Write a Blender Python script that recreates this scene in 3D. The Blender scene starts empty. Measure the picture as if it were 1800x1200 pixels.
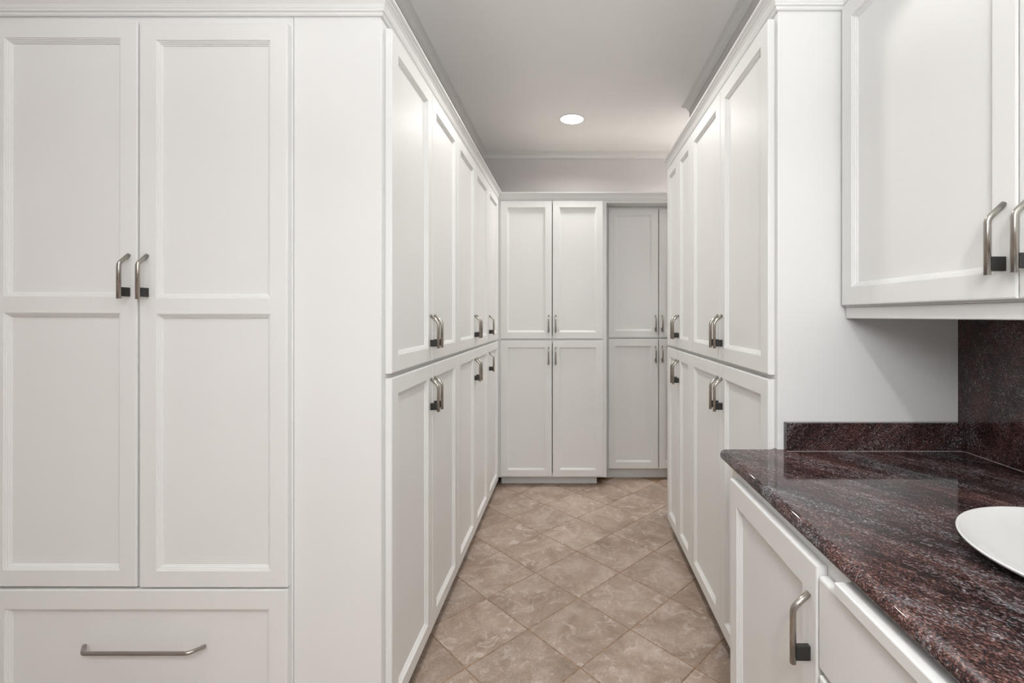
import bpy, bmesh, math, random
from mathutils import Vector, Matrix
random.seed(4)
PI = math.pi
C = bpy.context.scene.collection
SC = bpy.context.scene

# ------------------------------------------------------------------ camera, light, exposure
EYE = 1.30
cam = bpy.data.cameras.new('camera'); cam.sensor_width = 36.0
cam.lens = 815.0 / 1800.0 * 36.0
cam.shift_x = (900 - 1003) / 1800.0
cam.shift_y = (555 - 600) / 1800.0
cam.clip_start = 0.02
co = bpy.data.objects.new('camera', cam); C.objects.link(co)
co.location = (0, 0, EYE); co.rotation_euler = (PI / 2, 0, 0)
SC.camera = co
SC.view_settings.view_transform = 'Standard'
SC.view_settings.look = 'None'
SC.view_settings.gamma = 1.0
SC.view_settings.use_curve_mapping = False
SC.view_settings.exposure = 0.0
w = bpy.data.worlds.new('world'); SC.world = w; w.use_nodes = True
w.node_tree.nodes['Background'].inputs[0].default_value = (0.9, 0.95, 1.0, 1)
w.node_tree.nodes['Background'].inputs[1].default_value = 0.4

def area(name, loc, rot, sx, sy, power, col, spread=PI, shape='RECTANGLE'):
    l = bpy.data.lights.new(name, 'AREA'); l.shape = shape; l.size = sx; l.size_y = sy
    l.energy = power; l.color = col; l.spread = spread
    o = bpy.data.objects.new(name, l); C.objects.link(o); o.location = loc; o.rotation_euler = rot
    return o
# added cool fill light, behind and to the right of the camera
area('rear_fill', (0.7, -2.55, 1.45), (PI / 2, 0, 0), 0.8, 1.5, 4, (0.93, 0.975, 1.0))
# two added fill lights: one bounced off the ceiling, a weak one forwards
area('bounce_fill', (0.0, -0.55, 1.85), (PI, 0, 0), 0.5, 0.5, 43, (0.935, 0.975, 1.0))
area('front_fill', (0.1, -0.2, 1.7), (PI / 2, 0, 0), 0.4, 0.4, 11.0, (0.935, 0.975, 1.0))
CANS = [(0.010, 3.394, 8.0), (0.0, 1.95, 7.5), (-0.15, -1.25, 29.0), (1.30, 3.45, 14.0), (-1.40, 0.35, 4.0)]   # x, y, watts; last two are unseen fill, added to lift the brightness

# ------------------------------------------------------------------ materials
def mat(name):
    m = bpy.data.materials.new(name); m.use_nodes = True
    nt = m.node_tree; return m, nt, nt.nodes['Principled BSDF']
def node(nt, t, **kw):
    n = nt.nodes.new(t)
    for k, v in kw.items(): setattr(n, k, v)
    return n
def ramp(nt, stops, interp='LINEAR'):
    r = nt.nodes.new('ShaderNodeValToRGB'); e = r.color_ramp; e.interpolation = interp
    while len(e.elements) < len(stops): e.elements.new(0.5)
    for el, (p, c) in zip(e.elements, stops):
        el.position = p; el.color = (*c, 1) if len(c) == 3 else c
    return r

def paint(name, col, rough, bump=0.02, scale=(220, 220, 14), spec=0.5):
    m, nt, b = mat(name)
    tc = node(nt, 'ShaderNodeTexCoord'); mp = node(nt, 'ShaderNodeMapping')
    mp.inputs['Scale'].default_value = scale
    n = node(nt, 'ShaderNodeTexNoise'); n.inputs['Scale'].default_value = 1.0; n.inputs['Detail'].default_value = 3
    nt.links.new(tc.outputs['Object'], mp.inputs[0]); nt.links.new(mp.outputs[0], n.inputs[0])
    bp = node(nt, 'ShaderNodeBump'); bp.inputs['Strength'].default_value = bump * 4; bp.inputs['Distance'].default_value = 0.0004
    nt.links.new(n.outputs[0], bp.inputs['Height']); nt.links.new(bp.outputs[0], b.inputs['Normal'])
    n2 = node(nt, 'ShaderNodeTexNoise'); n2.inputs['Scale'].default_value = 3.0
    nt.links.new(tc.outputs['Object'], n2.inputs[0])
    r = ramp(nt, [(0.3, tuple(c * 0.98 for c in col)), (0.7, col)])
    nt.links.new(n2.outputs[0], r.inputs[0]); nt.links.new(r.outputs[0], b.inputs['Base Color'])
    b.inputs['Roughness'].default_value = rough
    b.inputs['Specular IOR Level'].default_value = spec
    return m
M = {}
M['paint'] = paint('white_cabinet_paint', (0.800, 0.798, 0.784), 0.40, spec=0.42)
M['inner'] = paint('cabinet_interior', (0.35, 0.33, 0.30), 0.6)
M['wall'] = paint('wall_paint', (0.580, 0.553, 0.548), 0.6, 0.03, (90, 90, 90), 0.3)
M['ceiling'] = paint('ceiling_paint', (0.86, 0.85, 0.835), 0.65, 0.03, (90, 90, 90), 0.3)
M['trim'] = paint('ceiling_trim_paint', (0.640, 0.625, 0.61), 0.4)
M['caulk'] = paint('caulk', (0.50, 0.47, 0.45), 0.4)
M['plate'] = paint('glazed_ceramic', (0.80, 0.80, 0.79), 0.22, 0.0)

m, nt, b = mat('brushed_steel'); M['steel'] = m
b.inputs['Metallic'].default_value = 1.0
b.inputs['Base Color'].default_value = (0.42, 0.395, 0.36, 1)
tc = node(nt, 'ShaderNodeTexCoord'); mp = node(nt, 'ShaderNodeMapping'); mp.inputs['Scale'].default_value = (1500, 1500, 30)
n = node(nt, 'ShaderNodeTexNoise'); n.inputs['Scale'].default_value = 1
r = ramp(nt, [(0.3, (0.24,) * 3), (0.7, (0.36,) * 3)])
nt.links.new(tc.outputs['Object'], mp.inputs[0]); nt.links.new(mp.outputs[0], n.inputs[0]); nt.links.new(n.outputs[0], r.inputs[0])
nt.links.new(r.outputs[0], b.inputs['Roughness'])
m, nt, b = mat('black_plastic'); M['black'] = m
n = node(nt, 'ShaderNodeTexNoise'); n.inputs['Scale'].default_value = 60
r = ramp(nt, [(0.3, (0.012, 0.011, 0.010)), (0.7, (0.028, 0.026, 0.024))])
nt.links.new(n.outputs[0], r.inputs[0]); nt.links.new(r.outputs[0], b.inputs['Base Color'])
b.inputs['Roughness'].default_value = 0.45
m, nt, b = mat('lamp_lens'); M['lens'] = m
b.inputs['Base Color'].default_value = (0.9, 0.9, 0.9, 1)
b.inputs['Emission Color'].default_value = (1, 0.98, 0.95, 1); b.inputs['Emission Strength'].default_value = 3.0

# grout
m, nt, b = mat('grout'); M['grout'] = m
n = node(nt, 'ShaderNodeTexNoise'); n.inputs['Scale'].default_value = 45; n.inputs['Detail'].default_value = 5
g = node(nt, 'ShaderNodeNewGeometry'); nt.links.new(g.outputs['Position'], n.inputs[0])
r = ramp(nt, [(0.3, (0.17, 0.105, 0.062)), (0.5, (0.29, 0.185, 0.115)), (0.7, (0.38, 0.26, 0.17))])
nt.links.new(n.outputs[0], r.inputs[0]); nt.links.new(r.outputs[0], b.inputs['Base Color']); b.inputs['Roughness'].default_value = 0.8

# stone tile: every tile has its own piece of the cloud pattern
m, nt, b = mat('stone_tile'); M['tile'] = m
g = node(nt, 'ShaderNodeNewGeometry'); oi = node(nt, 'ShaderNodeObjectInfo')
vm = node(nt, 'ShaderNodeVectorMath', operation='SCALE'); vm.inputs['Scale'].default_value = 37.0
cx = node(nt, 'ShaderNodeCombineXYZ')
for i in range(3): nt.links.new(oi.outputs['Random'], cx.inputs[i])
nt.links.new(cx.outputs[0], vm.inputs[0])
va = node(nt, 'ShaderNodeVectorMath', operation='ADD'); nt.links.new(g.outputs['Position'], va.inputs[0]); nt.links.new(vm.outputs[0], va.inputs[1])
n1 = node(nt, 'ShaderNodeTexNoise'); n1.inputs['Scale'].default_value = 5.5; n1.inputs['Detail'].default_value = 8; n1.inputs['Roughness'].default_value = 0.68; n1.inputs['Distortion'].default_value = 0.6
nt.links.new(va.outputs[0], n1.inputs[0])
r1 = ramp(nt, [(0.30, (0.245, 0.175, 0.128)), (0.44, (0.335, 0.250, 0.195)), (0.56, (0.405, 0.315, 0.255)), (0.70, (0.500, 0.410, 0.350))])
nt.links.new(n1.outputs[0], r1.inputs[0])
n2 = node(nt, 'ShaderNodeTexNoise'); n2.inputs['Scale'].default_value = 14; n2.inputs['Detail'].default_value = 9; n2.inputs['Roughness'].default_value = 0.75; n2.inputs['Distortion'].default_value = 1.0
nt.links.new(va.outputs[0], n2.inputs[0])
r2 = ramp(nt, [(0.53, (0, 0, 0)), (0.64, (0.75,) * 3)])
nt.links.new(n2.outputs[0], r2.inputs[0])
mx = node(nt, 'ShaderNodeMix', data_type='RGBA'); mx.inputs['B'].default_value = (0.58, 0.50, 0.465, 1)
nt.links.new(r2.outputs[0], mx.inputs['Factor']); nt.links.new(r1.outputs[0], mx.inputs['A'])
n3 = node(nt, 'ShaderNodeTexNoise'); n3.inputs['Scale'].default_value = 210; n3.inputs['Detail'].default_value = 3
nt.links.new(va.outputs[0], n3.inputs[0])
r3 = ramp(nt, [(0.35, (0.85,) * 3), (0.65, (1.13,) * 3)]); nt.links.new(n3.outputs[0], r3.inputs[0])
mu = node(nt, 'ShaderNodeMix', data_type='RGBA', blend_type='MULTIPLY'); mu.inputs['Factor'].default_value = 1
nt.links.new(mx.outputs['Result'], mu.inputs['A']); nt.links.new(r3.outputs[0], mu.inputs['B'])
hs = node(nt, 'ShaderNodeHueSaturation'); mr = node(nt, 'ShaderNodeMapRange'); mr.inputs['To Min'].default_value = 0.90; mr.inputs['To Max'].default_value = 1.08
nt.links.new(oi.outputs['Random'], mr.inputs[0]); nt.links.new(mr.outputs[0], hs.inputs['Value']); nt.links.new(mu.outputs['Result'], hs.inputs['Color'])
nt.links.new(hs.outputs[0], b.inputs['Base Color']); b.inputs['Roughness'].default_value = 0.48
bp = node(nt, 'ShaderNodeBump'); bp.inputs['Strength'].default_value = 0.35; bp.inputs['Distance'].default_value = 0.002
nt.links.new(n1.outputs[0], bp.inputs['Height']); nt.links.new(bp.outputs[0], b.inputs['Normal'])

# polished granite: grains over drifting bands
def granite(name, rot, seed, quartz=0.0, amp=1.0):
    m, nt, b = mat(name)
    g = node(nt, 'ShaderNodeNewGeometry')
    mp0 = node(nt, 'ShaderNodeMapping'); mp0.inputs['Rotation'].default_value = rot; mp0.inputs['Location'].default_value = (seed, seed * 2, 0)
    nt.links.new(g.outputs['Position'], mp0.inputs[0])
    mpb = node(nt, 'ShaderNodeMapping'); mpb.inputs['Scale'].default_value = (2.4, 13, 13); nt.links.new(mp0.outputs[0], mpb.inputs[0])
    mpg = node(nt, 'ShaderNodeMapping'); mpg.inputs['Scale'].default_value = (0.62, 1, 1); nt.links.new(mp0.outputs[0], mpg.inputs[0])
    nb = node(nt, 'ShaderNodeTexNoise'); nb.inputs['Scale'].default_value = 1.0; nb.inputs['Detail'].default_value = 4; nb.inputs['Distortion'].default_value = 0.5
    nt.links.new(mpb.outputs[0], nb.inputs[0])
    ng = node(nt, 'ShaderNodeTexNoise'); ng.inputs['Scale'].default_value = 430; ng.inputs['Detail'].default_value = 3; ng.inputs['Roughness'].default_value = 0.65
    nt.links.new(mpg.outputs[0], ng.inputs[0])
    nm = node(nt, 'ShaderNodeTexNoise'); nm.inputs['Scale'].default_value = 95; nm.inputs['Detail'].default_value = 5; nm.inputs['Roughness'].default_value = 0.7
    mpm = node(nt, 'ShaderNodeMapping'); mpm.inputs['Scale'].default_value = (0.42, 1, 1); nt.links.new(mp0.outputs[0], mpm.inputs[0])
    nt.links.new(mpm.outputs[0], nm.inputs[0])
    def comb(a, ka, c, kc, add):
        p = node(nt, 'ShaderNodeMath', operation='MULTIPLY_ADD'); p.inputs[1].default_value = ka; p.inputs[2].default_value = add
        q = node(nt, 'ShaderNodeMath', operation='MULTIPLY_ADD'); q.inputs[1].default_value = kc
        nt.links.new(a, p.inputs[0]); nt.links.new(c, q.inputs[0]); nt.links.new(p.outputs[0], q.inputs[2]); return q.outputs[0]
    # red-brown feldspar against near black
    f = comb(comb(ng.outputs[0], 1.25, nb.outputs[0], 0.65 * amp, -0.155 - 0.325 * amp), 1.0, nm.outputs[0], 0.6 * amp, -0.3 * amp)
    ra = ramp(nt, [(0.36, (0.012, 0.010, 0.011)), (0.46, (0.034, 0.018, 0.017)), (0.56, (0.092, 0.042, 0.037)), (0.68, (0.190, 0.095, 0.080)), (0.8, (0.32, 0.24, 0.22))])
    nt.links.new(f, ra.inputs[0])
    # blue-grey quartz in the bands
    nb2 = node(nt, 'ShaderNodeTexNoise'); nb2.inputs['Scale'].default_value = 1.3; nb2.inputs['Detail'].default_value = 5; nb2.inputs['Distortion'].default_value = 0.8
    va = node(nt, 'ShaderNodeVectorMath', operation='ADD'); va.inputs[1].default_value = (5, 9, 2); nt.links.new(mpb.outputs[0], va.inputs[0]); nt.links.new(va.outputs[0], nb2.inputs[0])
    vo = node(nt, 'ShaderNodeTexNoise'); vo.inputs['Scale'].default_value = 330; vo.inputs['Detail'].default_value = 3
    nt.links.new(mpg.outputs[0], vo.inputs[0])
    f2 = comb(vo.outputs[0], 1.4, nb2.outputs[0], 1.45 * amp, -0.2 - 0.725 * amp)
    f3 = comb(f2, 1.0, nm.outputs[0], 0.9 * amp, -0.45 * amp)
    rb = ramp(nt, [(0.56 - quartz, (0, 0, 0)), (0.80 - quartz, (0.8,) * 3)]); nt.links.new(f3, rb.inputs[0])
    rc = ramp(nt, [(0.35, (0.035, 0.038, 0.048)), (0.52, (0.170, 0.168, 0.182)), (0.66, (0.52, 0.50, 0.51))]); nt.links.new(ng.outputs[0], rc.inputs[0])
    mx = node(nt, 'ShaderNodeMix', data_type='RGBA')
    nt.links.new(rb.outputs[0], mx.inputs['Factor']); nt.links.new(ra.outputs[0], mx.inputs['A']); nt.links.new(rc.outputs[0], mx.inputs['B'])
    nt.links.new(mx.outputs['Result'], b.inputs['Base Color'])
    b.inputs['Roughness'].default_value = 0.06; b.inputs['Specular IOR Level'].default_value = 0.6
    return m
M['granite'] = granite('polished_granite', (0, 0, 0.98), 0.0, 0.02, 0.85)
M['granite_v'] = granite('polished_granite_upright', (0.9, 0.5, 0.4), 3.0, -0.02, 0.5)

# ------------------------------------------------------------------ helpers
def obj(name, bm, material, parent=None, loc=None, smooth=False, label=None):
    me = bpy.data.meshes.new(name)
    bmesh.ops.recalc_face_normals(bm, faces=bm.faces)
    if smooth:
        for f in bm.faces: f.smooth = True
    bm.to_mesh(me); bm.free(); me.materials.append(material)
    o = bpy.data.objects.new(name, me); C.objects.link(o)
    if parent is not None: o.parent = parent
    if loc is not None: o.location = loc
    if label: o['label'] = label
    return o
def tag(o, label, cat, group=None):
    o['label'] = label; o['category'] = cat
    if group: o['group'] = group
    return o
def thing(name, label, cat, loc, rz=0, group=None):
    o = bpy.data.objects.new(name, None); C.objects.link(o); o.empty_display_size = 0.05
    o.location = loc; o.rotation_euler = (0, 0, rz); return tag(o, label, cat, group)
def struct(o, label, cat='structure'):
    o['kind'] = 'structure'; o['label'] = label; o['category'] = cat; return o
def bx(bm, x0, x1, y0, y1, z0, z1):
    v = [bm.verts.new((x, y, z)) for x in (x0, x1) for y in (y0, y1) for z in (z0, z1)]
    for f in ((0, 1, 3, 2), (4, 6, 7, 5), (0, 4, 5, 1), (2, 3, 7, 6), (0, 2, 6, 4), (1, 5, 7, 3)):
        bm.faces.new([v[i] for i in f])
    return v
def box(x0, x1, y0, y1, z0, z1, bevel=0.0, seg=2):
    bm = bmesh.new(); bx(bm, x0, x1, y0, y1, z0, z1)
    if bevel: bmesh.ops.bevel(bm, geom=list(bm.edges), offset=bevel, segments=seg, profile=0.5, affect='EDGES')
    return bm
def sweep(path, profile, closed=False):
    """mitred sweep: path = xy points (left side of travel is outward), profile = (outward, z)"""
    bm = bmesh.new(); n = len(path); rings = []
    for i, p in enumerate(path):
        p = Vector(p)
        a = (p - Vector(path[i - 1])).normalized() if i else None
        c = (Vector(path[i + 1]) - p).normalized() if i < n - 1 else None
        if a is None: a = c
        if c is None: c = a
        na = Vector((-a.y, a.x)); nc = Vector((-c.y, c.x)); mdir = (na + nc)
        k = mdir / (1 + na.dot(nc)) if (1 + na.dot(nc)) > 1e-6 else na
        rings.append([bm.verts.new((p.x + k.x * d, p.y + k.y * d, z)) for d, z in profile])
    m_ = len(profile)
    for i in range(n - 1):
        for j in range(m_):
            bm.faces.new((rings[i][j], rings[i][(j + 1) % m_], rings[i + 1][(j + 1) % m_], rings[i + 1][j]))
    bm.faces.new(rings[0]); bm.faces.new(list(reversed(rings[-1])))
    return bm
def tube(pts, r, seg=14):
    """tube through pts with rounded bends and flat ends"""
    P = [Vector(p) for p in pts]; Q = [P[0]]
    for i in range(1, len(P) - 1):
        a = (P[i - 1] - P[i]).normalized(); c = (P[i + 1] - P[i]).normalized(); d = 0.009
        s, e = P[i] + a * d, P[i] + c * d
        for k in range(6):
            t = k / 5; Q.append(s * (1 - t) ** 2 + P[i] * 2 * t * (1 - t) + e * t * t)
    Q.append(P[-1]); bm = bmesh.new(); rings = []
    T = (P[1] - P[0]).normalized(); up = Vector((1, 0, 0)) if abs(T.x) < 0.9 else Vector((0, 0, 1))
    side0 = T.cross(up).normalized()
    # the path lies in a plane containing neither 'side' axis: keep one axis fixed
    fixed = None
    for i in range(len(Q)):
        t = ((Q[min(i + 1, len(Q) - 1)] - Q[max(i - 1, 0)])).normalized()
        u = up if abs(t.dot(up)) < 0.2 else Vector((0, 0, 1))
        v_ = t.cross(u).normalized(); u2 = v_.cross(t).normalized()
        rings.append([bm.verts.new(Q[i] + (u2 * math.cos(2 * PI * k / seg) + v_ * math.sin(2 * PI * k / seg)) * r) for k in range(seg)])
    for i in range(len(rings) - 1):
        for k in range(seg):
            f = bm.faces.new((rings[i][k], rings[i][(k + 1) % seg], rings[i + 1][(k + 1) % seg], rings[i + 1][k])); f.smooth = True
    bm.faces.new(rings[0]); bm.faces.new(list(reversed(rings[-1])))
    return bm
def lathe(bm, prof, seg=64, cz=0):
    rings = []
    for r, z in prof:
        if r < 1e-6: rings.append([bm.verts.new((0, 0, z))] * seg)
        else: rings.append([bm.verts.new((r * math.cos(2 * PI * k / seg), r * math.sin(2 * PI * k / seg), z)) for k in range(seg)])
    for a, c in zip(rings, rings[1:]):
        for k in range(seg):
            vs = [a[k], a[(k + 1) % seg], c[(k + 1) % seg], c[k]]; u = []
            for v in vs:
                if v not in u: u.append(v)
            if len(u) > 2: bm.faces.new(u)
    return bm

# ------------------------------------------------------------------ doors and handles (local: width x, front at -y, height z)
T_DOOR = 0.020
BEAD = [(0.0, 0.0), (0.0008, 0.0022), (0.0038, 0.0026), (0.0046, 0.0050), (0.0078, 0.0056), (0.0088, 0.0082), (0.0120, 0.0092), (0.0130, 0.0125)]
def leaf(w_, h_, stile, rail_t, rail_b, mids=()):
    """panelled leaf with a stepped bead round each opening; origin at its lower left, back at y=0"""
    bm = bmesh.new(); e = 0.0035
    zs = [e, rail_b]
    for a, c in mids: zs += [a, c]
    zs += [h_ - rail_t, h_ - e]
    xs = [e, stile, w_ - stile, w_ - e]
    G = [[bm.verts.new((x, -T_DOOR, z)) for x in xs] for z in zs]
    holes = []
    for j in range(len(zs) - 1):
        for i in range(3):
            if i == 1 and j % 2 == 1: holes.append((zs[j], zs[j + 1], [G[j][1], G[j][2], G[j + 1][2], G[j + 1][1]])); continue
            bm.faces.new((G[j][i], G[j][i + 1], G[j + 1][i + 1], G[j + 1][i]))
    for z0, z1, ring in holes:
        prev = ring
        for d, y in BEAD[1:]:
            cur = [bm.verts.new(p) for p in ((stile + d, -T_DOOR + y, z0 + d), (w_ - stile - d, -T_DOOR + y, z0 + d), (w_ - stile - d, -T_DOOR + y, z1 - d), (stile + d, -T_DOOR + y, z1 - d))]
            for k in range(4): bm.faces.new((prev[k], prev[(k + 1) % 4], cur[(k + 1) % 4], cur[k]))
            prev = cur
    nz = len(zs)
    bound = [(j, 0) for j in range(nz)] + [(nz - 1, i) for i in (1, 2, 3)] + [(j, 3) for j in range(nz - 2, -1, -1)] + [(0, i) for i in (2, 1)]
    def at(j, i, d, y):
        x = d if i == 0 else (w_ - d if i == 3 else xs[i]); z = d if j == 0 else (h_ - d if j == nz - 1 else zs[j])
        return bm.verts.new((x, y, z))
    prev = [G[j][i] for j, i in bound]
    for d, y in ((0.0010, -T_DOOR + 0.0009), (0.0, -T_DOOR + 0.0035), (0.0, -0.0005)):
        cur = [at(j, i, d, y) for j, i in bound]
        for k in range(len(bound)): bm.faces.new((prev[k], prev[(k + 1) % len(bound)], cur[(k + 1) % len(bound)], cur[k]))
        prev = cur
    bm.faces.new(prev)
    return bm, [(z0, z1) for z0, z1, _ in holes]
R_BAR = 0.0056; OUT = 0.030
MESH = {}
def shared(key, name, maker, material, parent, loc):
    if key not in MESH:
        o = obj(name, maker(), material); MESH[key] = o.data; bpy.data.objects.remove(o)
    o = bpy.data.objects.new(name, MESH[key]); C.objects.link(o); o.parent = parent; o.location = loc; return o
def handle(door, x, zb, L=0.128):
    y = -T_DOOR
    shared('h%.3f' % L, 'handle', lambda: tube([(0, -OUT, 0), (0, -OUT, L - OUT * 0.92), (0, 0.0, L)], R_BAR), M['steel'], door, (x, y, zb))
    shared('hb', 'handle_mount', lambda: box(-0.0052, 0.0052, -OUT + 0.004, 0.0, 0.007, 0.033, 0.0012), M['black'], door, (x, y, zb))
def door(parent, x0, x1, z0, z1, hand, hz, stile=0.052, mids=(), name='door', rail=None, tilt=0.0):
    w_, h_ = x1 - x0, z1 - z0; rail = rail or stile
    bm, holes = leaf(w_, h_, stile, rail, rail, mids)
    d = obj(name, bm, M['paint'], parent, (x0, 0, z0))
    d.rotation_euler[1] = tilt
    for a, c in holes:
        obj('door_panel' if name == 'door' else 'drawer_panel', box(stile + 0.0115, w_ - stile - 0.0115, -T_DOOR + 0.0118, -0.001, a + 0.0115, c - 0.0115), M['paint'], d)
    if hand: handle(d, 0.024 if hand == 'L' else w_ - 0.024, hz - z0)
    return d
def carcass(parent, W, D, z0, z1, stiles, rails, toe=None, mid=None, inner=True):
    """hollow box with a face frame in front; stiles = x ranges, rails = z ranges"""
    t = 0.018; bm = bmesh.new()
    bx(bm, 0, t, 0.018, D, z0, z1); bx(bm, W - t, W, 0.018, D, z0, z1)
    bx(bm, t, W - t, D - 0.008, D, z0, z1); bx(bm, t, W - t, 0.018, D - 0.008, z0, z0 + t); bx(bm, t, W - t, 0.018, D - 0.008, z1 - t, z1)
    obj('carcass', bm, M['inner'], parent)
    bm = bmesh.new()
    for a, c in stiles: bx(bm, a, c, 0, 0.018, z0, z1)
    for a, c in rails:
        ss = sorted(stiles)
        for (p, q), (p2, q2) in zip(ss, ss[1:]): bx(bm, q, p2, 0.0002, 0.018, a, c)
    obj('face_frame', bm, M['paint'], parent)
    if toe:
        a, c, dpt = toe
        obj('toe_kick', box(a, c, dpt, dpt + 0.018, 0.0, z0), M['paint'], parent)
        bm = bmesh.new(); bx(bm, 0.0, W, D - 0.02, D, 0, z0); obj('plinth', bm, M['paint'], parent)

# ------------------------------------------------------------------ key dimensions
XL, YL = -0.558, 1.366          # left run: frame plane, end panel plane
XR, YR = 0.604, 1.352           # right run
YB, YB2 = 3.542, 3.686          # back unit frame, recessed unit frame
CEIL = 2.74; HB = 0.08          # ceiling, underside of tall doors
G0, G1 = 1.112, 1.126           # gap between lower and upper doors
TOP = 2.165; CR = 2.180
YW = 4.10; WLX = -0.775; WRX = 0.808

# ------------------------------------------------------------------ room shell
def slab(name, b6, m, label, cat='wall'):
    return struct(obj(name, box(*b6), m), label, cat)
floor = slab('floor', (-2.6, 2.0, -2.7, YW, -0.10, -0.0016), M['grout'], 'beige stone tile floor laid on the diagonal with tan grout', 'floor')
slab('ceiling', (-2.6, 2.0, -2.7, YW + 0.1, CEIL, CEIL + 0.1), M['ceiling'], 'pale grey flat ceiling above the cabinet aisle', 'ceiling')
slab('wall_back', (WLX - 0.1, 2.0, YW, YW + 0.1, -0.1, CEIL), M['wall'], 'grey wall strip above the cabinets at the far end')
slab('wall_left', (WLX - 0.1, WLX, 1.72, YW, -0.1, CEIL), M['wall'], 'grey wall behind the left run of tall cabinets')
slab('wall_left_front', (-2.6, WLX, 1.62, 1.72, -0.1, CEIL), M['wall'], 'wall behind the wide cabinet on the left')
slab('wall_right', (WRX, 1.25, 1.3712, 3.155, -0.1, CEIL), M['wall'], 'grey wall behind the right run of tall cabinets')
slab('wall_right_front', (1.149, 1.25, -2.7, 1.37, -0.1, CEIL), M['wall'], 'wall behind the stone counter and upper cabinet')
slab('wall_right_far', (1.90, 2.0, 3.155, YW, -0.1, CEIL), M['wall'], 'wall closing the far right corner beyond the right cabinets')
slab('wall_right_inner', (1.25, 2.0, 3.055, 3.155, -0.1, CEIL), M['wall'], 'return of the right wall round its far corner')
slab('wall_left_side', (-2.7, -2.6, -2.7, 1.72, -0.1, CEIL), M['wall'], 'kitchen wall out of view on the left')
slab('wall_front', (-2.6, 1.149, -2.8, -2.7, -0.1, CEIL), M['wall'], 'kitchen wall behind the camera')

# ------------------------------------------------------------------ floor tiles, laid at 45 degrees
P = 0.300; hs_ = (P - 0.0052) / 2
def tile_bm(k):
    bm = bmesh.new(); e = 0.0014; rings = []
    for r_, z in ((hs_, -0.009), (hs_, -0.0010), (hs_ - e, 0.0)):
        rings.append([bm.verts.new((sx * r_, sy * r_, z)) for sx, sy in ((-1, -1), (1, -1), (1, 1), (-1, 1))])
    for a, c in zip(rings, rings[1:]):
        for i in range(4): bm.faces.new((a[i], a[(i + 1) % 4], c[(i + 1) % 4], c[i]))
    bm.faces.new(rings[0]); bm.faces.new(rings[-1]); return bm
nd = (0.036, 2.561); h2 = P / math.sqrt(2)
t0 = obj('tile', tile_bm(0), M['tile'], floor); tm = t0.data; first = True
for a in range(-24, 25):
    for b_ in range(-24, 25):
        x = nd[0] + (a + b_ ) * h2; y = nd[1] + h2 + (a - b_) * h2
        if y < -1.2 or y > 3.80: continue
        if y > 1.5 and not (-0.66 < x < (0.70 if y < 2.7 else 1.75)): continue
        if y <= 1.5 and not (-2.70 < x < 0.62 and (x > -1.85 or y > -0.9)): continue
        if first: o = t0; first = False
        else: o = t0.copy(); C.objects.link(o)
        o.location = (x, y, random.uniform(-0.0004, 0.0)); o.rotation_euler = (0, 0, PI / 4 + random.choice((0, PI / 2, PI, -PI / 2)))

# ------------------------------------------------------------------ cabinets
HU, HL = 1.175, 0.932     # lower ends of the upper and lower handles
def tall(name_label, origin, rz, W, D, doors, stiles, toe, group=None, top=CR + 0.045, dt=TOP, stile=0.052):
    t = thing('tall_cabinet', name_label, 'cabinet', origin, rz, group)
    carcass(t, W, D, HB - 0.012, top, stiles, [(HB - 0.012, HB + 0.02), (G0 - 0.02, G1 + 0.02), (dt - 0.02, top)], toe)
    for x0, x1, hand in doors:
        door(t, x0, x1, HB, G0, hand, HL, stile)
        door(t, x0, x1, G1, dt, hand, HU, stile)
    return t
RL = PI / 2
e = 0.0015
# left run, doors from y = 1.396 on, each 0.41 wide; the near unit carries the plain end panel
y0 = YL + 0.018
yd = [1.396, 1.806, 2.216, 2.626, 3.036, 3.450]
DL = XL - WLX - 0.002
tA = tall('white four-door tall cabinet at the near end of the left run, with plain side panel', (XL, y0, 0), RL, 2.216 - y0, DL,
     [(yd[0] - y0, yd[1] - y0 - e, 'R'), (yd[1] - y0 + e, yd[2] - y0 - e, 'L')], [(0, 0.03), (2.216 - y0 - 0.02, 2.216 - y0)], (0, 2.216 - y0, 0.07))
obj('end_panel', box(-0.018, -0.0002, 0, DL + 0.0424, 0, CR + 0.045, 0.0015), M['paint'], tA)
tall('white tall cabinet with two narrow door pairs, in the middle of the left aisle run', (XL, 2.216, 0), RL, 0.82, DL,
     [(e, 0.41 - e, 'R'), (0.41 + e, 0.82 - e, 'L')], [(0, 0.02), (0.80, 0.82)], (0, 0.82, 0.07))
tall('white tall cabinet one door wide, last of the left aisle run in the far corner', (XL, 3.036, 0), RL, 0.504, DL,
     [(e, 0.414, 'L')], [(0, 0.02), (0.40, 0.504)], (0, 0.50, 0.07))
# right run (local x runs towards the camera)
RR = -PI / 2; DR = WRX - XR - 0.002; yr0 = YR + 0.018; dR = 2.178
W_A = 2.251 - yr0
tB = tall('white four-door tall cabinet at the near end of the right run, beside the stone counter', (XR, 2.251, 0), RR, W_A, DR,
     [(e, 0.4395 - e, 'R'), (0.4395 + e, 0.879, 'L')], [(0, 0.02), (W_A - 0.03, W_A)], (0, W_A, 0.07), dt=dR, top=2.232)
obj('end_panel', box(W_A + 0.0002, W_A + 0.018, 0.0, 1.1485 - XR, 0.0, 2.232, 0.0015), M['paint'], tB)
tall('white tall cabinet with two narrow door pairs at the far end of the right run', (XR, 2.251 + 0.552, 0), RR, 0.552, DR,
     [(0.002, 0.275 - e, 'R'), (0.275 + e, 0.552 - e, 'L')], [(0, 0.02), (0.532, 0.552)], (0.06, 0.552, 0.07), dt=dR, top=2.232)
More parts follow.
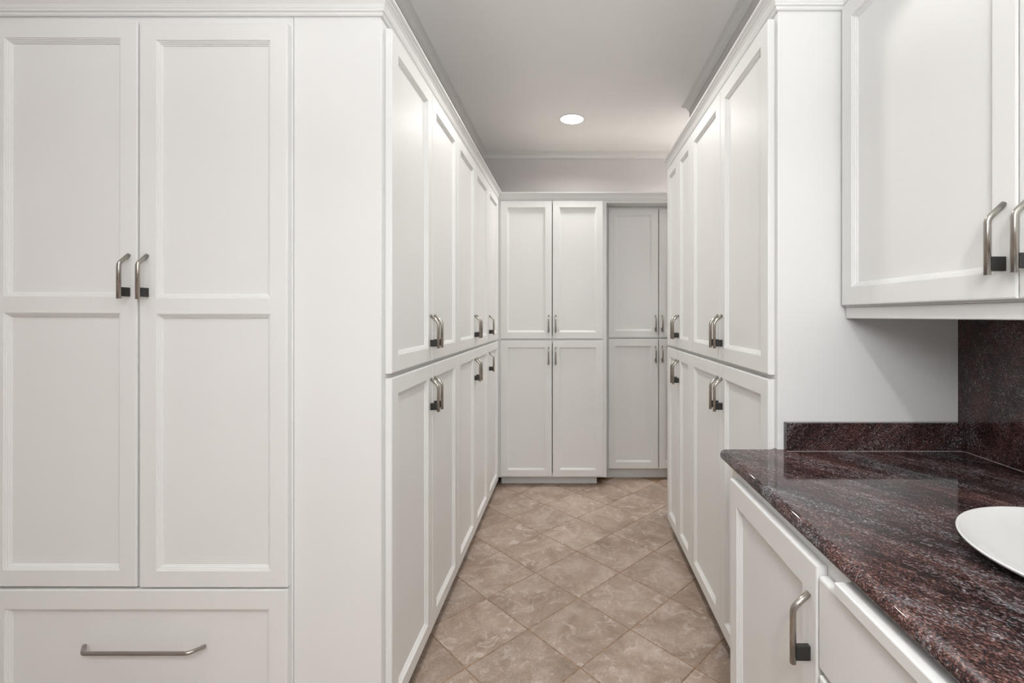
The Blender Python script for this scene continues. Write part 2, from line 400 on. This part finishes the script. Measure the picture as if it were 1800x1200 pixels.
# back wall
xb = XL + 0.0005
tall('white four-door tall cabinet facing the camera at the far end of the aisle', (xb, YB, 0), 0, 0.274 - xb, YW - YB - 0.002,
     [(-0.532 - xb, -0.1395 - 0.0028 - xb, 'R'), (-0.1395 + 0.0028 - xb, 0.246 - xb, 'L')], [(0, 0.035), (0.225 - xb, 0.274 - xb)], (0.02, 0.203 - xb, 0.062), dt=2.1755, stile=0.05)
tR = thing('tall_cabinet', 'white four-door tall cabinet set back under a header in the far right corner', 'cabinet', (0.2765, YB2, 0), 0)
Wq = 0.860
carcass(tR, Wq, YW - YB2 - 0.002, 0.085, 2.225, [(0, 0.04), (Wq - 0.04, Wq)], [(0.085, 0.11), (G0 - 0.02, G1 + 0.02), (2.13, 2.225)], (0, Wq, 0.048))
for x0, x1, hnd in ((0.0245, 0.4205 - 0.0026, 'R'), (0.4205 + 0.0026, 0.8165, 'L')):
    door(tR, x0, x1, 0.092, 1.115, hnd, HL, 0.052); door(tR, x0, x1, 1.129, 2.150, hnd, HU, 0.052)
obj('header', box(-0.0018, 1.62, YB - YB2, -0.0005, 2.163, 2.225), M['paint'], tR)

# wide cabinet on the left that faces the camera: door pair over a drawer
x_l, x_r = -1.712, -0.8165
tF = thing('wide_cabinet', 'white wide cabinet at left facing the camera, tall double doors over a deep drawer', 'cabinet', (x_l, YL, 0), 0)
Wf = x_r - x_l
carcass(tF, Wf, 0.252, 0.10, CR + 0.045, [(0, 0.04), (Wf - 0.03, Wf)], [(0.10, 0.14), (0.49, 0.53), (2.13, CR + 0.045)], (0, Wf, 0.07))
d1 = door(tF, -1.697 - x_l, -1.2605 - x_l, 0.5135, 2.157, 'R', 1.350, 0.049, ((1.305 - 0.5135 + 0.004, 1.353 - 0.5135 + 0.004),), rail=0.049, tilt=0.002)
d2 = door(tF, -1.2385 - 0.0145 - x_l, -0.8225 - x_l, 0.5105, 2.150, 'L', 1.348, 0.049, ((1.305 - 0.5105, 1.351 - 0.5105),), rail=0.049)
bm, holes = leaf(-0.8225 + 1.697, 0.505 - 0.125, 0.052, 0.056, 0.056)
dr = obj('drawer', bm, M['paint'], tF, (-1.697 - x_l, 0, 0.125))
obj('drawer_panel', box(0.0635, 0.8745 - 0.0635, -T_DOOR + 0.0118, -0.001, 0.056 + 0.0115, 0.38 - 0.056 - 0.0115), M['paint'], dr)
obj('handle', tube([(-0.176, 0, 0), (-0.149, -OUT, 0), (0.149, -OUT, 0), (0.176, 0, 0)], R_BAR), M['steel'], dr, (-1.236 + 1.697, -T_DOOR, 0.342 - 0.125))

# upper cabinet over the counter, faces the aisle
UX = 0.800
tU = thing('wall_cabinet', 'white upper wall cabinet with two doors above the stone counter', 'cabinet', (UX, YR - 0.0005, 1.325), RR)
Wu = YR - 0.28
t_ = 0.018; bm = bmesh.new(); Du = 1.1485 - UX; Z1 = 2.232 - 1.325
bx(bm, 0, t_, t_, Du, 0, Z1); bx(bm, Wu - t_, Wu, t_, Du, 0, Z1); bx(bm, t_, Wu - t_, Du - 0.008, Du, 0, Z1)
bx(bm, t_, Wu - t_, t_, Du - 0.008, 0, t_); bx(bm, t_, Wu - t_, t_, Du - 0.008, Z1 - t_, Z1); obj('carcass', bm, M['paint'], tU)
bm = bmesh.new(); bx(bm, 0, 0.03, 0, t_, 0, Z1); bx(bm, Wu - 0.03, Wu, 0, t_, 0, Z1)
bx(bm, 0.03, Wu - 0.03, 0.0002, t_, 0, 0.03); bx(bm, 0.03, Wu - 0.03, 0.0002, t_, Z1 - 0.06, Z1); obj('face_frame', bm, M['paint'], tU)
obj('light_rail', box(0.004, Wu, 0.0, 0.02, 1.2925 - 1.325, -0.0003, 0.0025), M['paint'], tU)
yu = YR - 0.0005
for ya, yb_, hnd in ((1.335, 0.8105, 'R'), (0.8075, 0.29, 'L')):
    door(tU, yu - ya, yu - yb_, 0.005, 2.184 - 1.325, hnd, 1.3735 - 1.325, 0.047, rail=0.050)

# base cabinets under the counter
BX = 0.455; CTOP = 0.911; CB = 0.881
t1 = thing('base_cabinet', 'white base cabinet with a single panelled door, nearest the tall right cabinets', 'cabinet', (BX, 1.300, 0), RR)
DB = 1.1485 - BX; Wb = 1.300 - 0.8182
carcass(t1, Wb, DB, 0.10, CB - 0.0005, [(0, 0.035), (Wb - 0.02, Wb)], [(0.10, 0.13), (0.84, CB - 0.0005)], (0, Wb, 0.07))
door(t1, 1.300 - 1.266, 1.300 - 0.8205, 0.115, 0.8575, 'R', 0.668, 0.050, rail=0.058)
t2 = thing('base_cabinet', 'white base drawer cabinet with flat drawer fronts and a pull-out board under the stone top', 'cabinet', (BX, 0.8178, 0), RR)
Wc = 0.8178 - 0.22
carcass(t2, Wc, DB, 0.10, 0.8465, [(0, 0.02), (Wc - 0.02, Wc)], [(0.10, 0.13), (0.66, 0.69), (0.82, 0.8465)], (0, Wc, 0.07))
obj('frame_rail', box(0, 0.0645, 0.0, 0.018, 0.8467, CB - 0.0005), M['paint'], t2)
for z0, z1 in ((0.683, 0.8448), (0.405, 0.672), (0.125, 0.395)):
    dd = obj('drawer', box(0.0032, Wc - 0.004, -T_DOOR, -0.0004, z0, z1, 0.0045, 3), M['paint'], t2)
    if z0 < 0.6: obj('handle', tube([(-0.176, 0, 0), (-0.149, -OUT, 0), (0.149, -OUT, 0), (0.176, 0, 0)], R_BAR), M['steel'], dd, (Wc / 2, -T_DOOR, (z0 + z1) / 2))
obj('pull_out_board', box(0.0658, Wc - 0.03, -0.028, 0.42, 0.8470, 0.8692, 0.0022), M['paint'], t2)

# ------------------------------------------------------------------ counter, splashbacks, plate
NX = 0.4345; YE = 1.3655; Y_N = 0.18
out = []
def arc(cx_, cy_, r_, a0, a1, n=6):
    return [(cx_ + r_ * math.cos(a0 + (a1 - a0) * k / n), cy_ + r_ * math.sin(a0 + (a1 - a0) * k / n)) for k in range(n + 1)]
# points with an inward direction for the rounded nose (zero on the walls)
rc = 0.020
ring = []
ring.append(((NX, Y_N), (1, 0)))
for k in range(7):
    a = PI - (PI / 2) * k / 6
    ring.append(((NX + rc + rc * math.cos(a), YE - rc + rc * math.sin(a)), (-math.cos(a), -math.sin(a))))
ring += [((0.584, YE), (0, -1)), ((0.603, YE), (0, 0)), ((0.603, 1.3515), (0, 0)), ((1.1485, 1.3515), (0, 0)), ((1.1485, Y_N), (0, 0))]
bm = bmesh.new(); rb = (CTOP - CB) / 2; layers = []
for k in range(13):
    a = -PI / 2 + PI * k / 12
    ins = rb * 1.0 * (1 - math.cos(a)); z = (CTOP + CB) / 2 + rb * math.sin(a)
    layers.append([bm.verts.new((p[0] + d[0] * ins, p[1] + d[1] * ins, z)) for p, d in ring])
for A, B in zip(layers, layers[1:]):
    for k in range(len(ring)):
        f = bm.faces.new((A[k], A[(k + 1) % len(ring)], B[(k + 1) % len(ring)], B[k]))
        f.smooth = k < 8
bm.faces.new(layers[0]); bm.faces.new(layers[-1])
bmesh.ops.triangulate(bm, faces=[f for f in bm.faces if len(f.verts) > 4], ngon_method='BEAUTY')
ct = obj('countertop', bm, M['granite']); tag(ct, 'polished dark red-brown granite countertop with a rounded front edge, on the right', 'countertop')
sp = obj('backsplash', box(0.621, 1.128, 1.332, 1.3515, CTOP + 0.0002, 0.992, 0.0012), M['granite_v'])
tag(sp, 'low dark granite upstand strip against the white side panel, at the back of the counter', 'backsplash')
obj('caulk_line', box(0.621, 1.127, 1.3310, 1.332, CTOP, CTOP + 0.0010), M['caulk'], sp)
sw = obj('wall_backsplash', box(1.129, 1.1488, Y_N, 1.3513, CTOP + 0.0002, 1.3245), M['granite_v'])
tag(sw, 'full-height dark granite slab on the right wall under the upper cabinet', 'backsplash')
obj('caulk_line', box(1.1280, 1.129, Y_N, 1.3310, CTOP, CTOP + 0.0010), M['caulk'], sw)

bm = bmesh.new()
lathe(bm, [(0, 0.006), (0.06, 0.0062), (0.105, 0.0085), (0.140, 0.0125), (0.168, 0.0185), (0.186, 0.0262), (0.1885, 0.0278), (0.1902, 0.0275), (0.1905, 0.0258), (0.188, 0.0222), (0.170, 0.0125), (0.140, 0.0055), (0.112, 0.0025), (0.108, 0.0), (0.100, 0.0), (0.097, 0.003), (0, 0.003)], 96)
pl = obj('plate', bm, M['plate'], smooth=True); pl.location = (0.820, 0.690, CTOP + 0.0002)
tag(pl, 'large round white ceramic plate lying on the granite counter at the right edge', 'plate')

# ------------------------------------------------------------------ mouldings
def crown_prof(z, k=1.0):
    return [(0.0, z), (0.005, z), (0.0075, z + 0.0035), (0.0082, z + 0.0085), (0.0125, z + 0.0105), (0.0132, z + 0.0145), (0.0118, z + 0.0165),
            (0.0135, z + 0.0185), (0.0165, z + 0.028), (0.0225, z + 0.037), (0.0268, z + 0.0405), (0.0275, z + 0.0425), (0.0275, z + 0.0450),
            (0.0310, z + 0.0460), (0.0350, z + 0.0500), (0.0355, z + 0.0560), (0.0, z + 0.0560)]
# travelling so that the left hand side is the room side
path = [(1.60, YB - 0.0006), (XL + 0.0006, YB - 0.0006), (XL + 0.0006, YL - 0.0006), (x_l, YL - 0.0006)]
o = obj('trim_1', sweep(path, crown_prof(CR)), M['paint']); struct(o, 'white stepped crown moulding along the top of the left and far cabinets', 'moulding')
path = [(UX - 0.0006, 0.28), (UX - 0.0006, YR - 0.0006), (XR - 0.0006, YR - 0.0006), (XR - 0.0006, 2.8036), (WRX - 0.001, 2.8036)]
o = obj('trim_2', sweep(path, crown_prof(2.188)), M['paint']); struct(o, 'white stepped crown moulding along the top of the right cabinets', 'moulding')
def ceil_prof():
    z = CEIL; k = [(0.0, z - 0.048), (0.005, z - 0.048), (0.007, z - 0.040), (0.010, z - 0.038), (0.013, z - 0.028), (0.022, z - 0.018), (0.030, z - 0.014), (0.032, z - 0.009), (0.040, z - 0.007), (0.043, z - 0.0003), (0, z - 0.0003)]
    return k
path = [(1.8995, YW - 0.0005), (WLX + 0.0005, YW - 0.0005), (WLX + 0.0005, 1.60)]
o = obj('trim_3', sweep(path, ceil_prof()), M['trim']); struct(o, 'thin white ceiling moulding on the left wall and far wall', 'moulding')
path = [(WRX - 0.0005, 1.3725), (WRX - 0.0005, 3.1555), (1.8995, 3.1555)]
o = obj('trim_4', sweep(path, ceil_prof()), M['trim']); struct(o, 'thin white ceiling moulding on the right wall, ending at its far corner', 'moulding')

# ------------------------------------------------------------------ recessed ceiling lights
def can(x, y, watts, label):
    t = thing('ceiling_light', label, 'light', (x, y, CEIL), 0)
    bm = bmesh.new(); lathe(bm, [(0.0905, -0.0002), (0.0905, -0.0025), (0.089, -0.0045), (0.0855, -0.0045), (0.0850, -0.002), (0.0850, -0.0002)], 48)
    obj('trim_ring', bm, M['trim'], t, smooth=True)
    bm = bmesh.new(); lathe(bm, [(0, -0.0012), (0.0845, -0.0012), (0.0845, -0.0006), (0, -0.0006)], 48); obj('lens', bm, M['lens'], t)
    a = area('lamp', (x, y, CEIL - 0.006), (0, 0, 0), 0.15, 0.15, watts, (1.0, 0.975, 0.935), math.radians(150), 'DISK')
    a.parent = t; a.location = (0, 0, -0.006)
can(*CANS[0], 'round white recessed ceiling light glowing over the far end of the aisle')
can(*CANS[1], 'round recessed ceiling light over the near part of the aisle, above the frame')
can(*CANS[2], 'round recessed ceiling light behind the camera')
can(*CANS[3], 'unseen recessed fill light added in the far right corner, behind the right cabinets')  # added out of view to brighten the far wall and ceiling
can(*CANS[4], 'unseen recessed fill light added in front of the wide left cabinet, above the frame')  # extra unseen lamp, added only as fill on the left
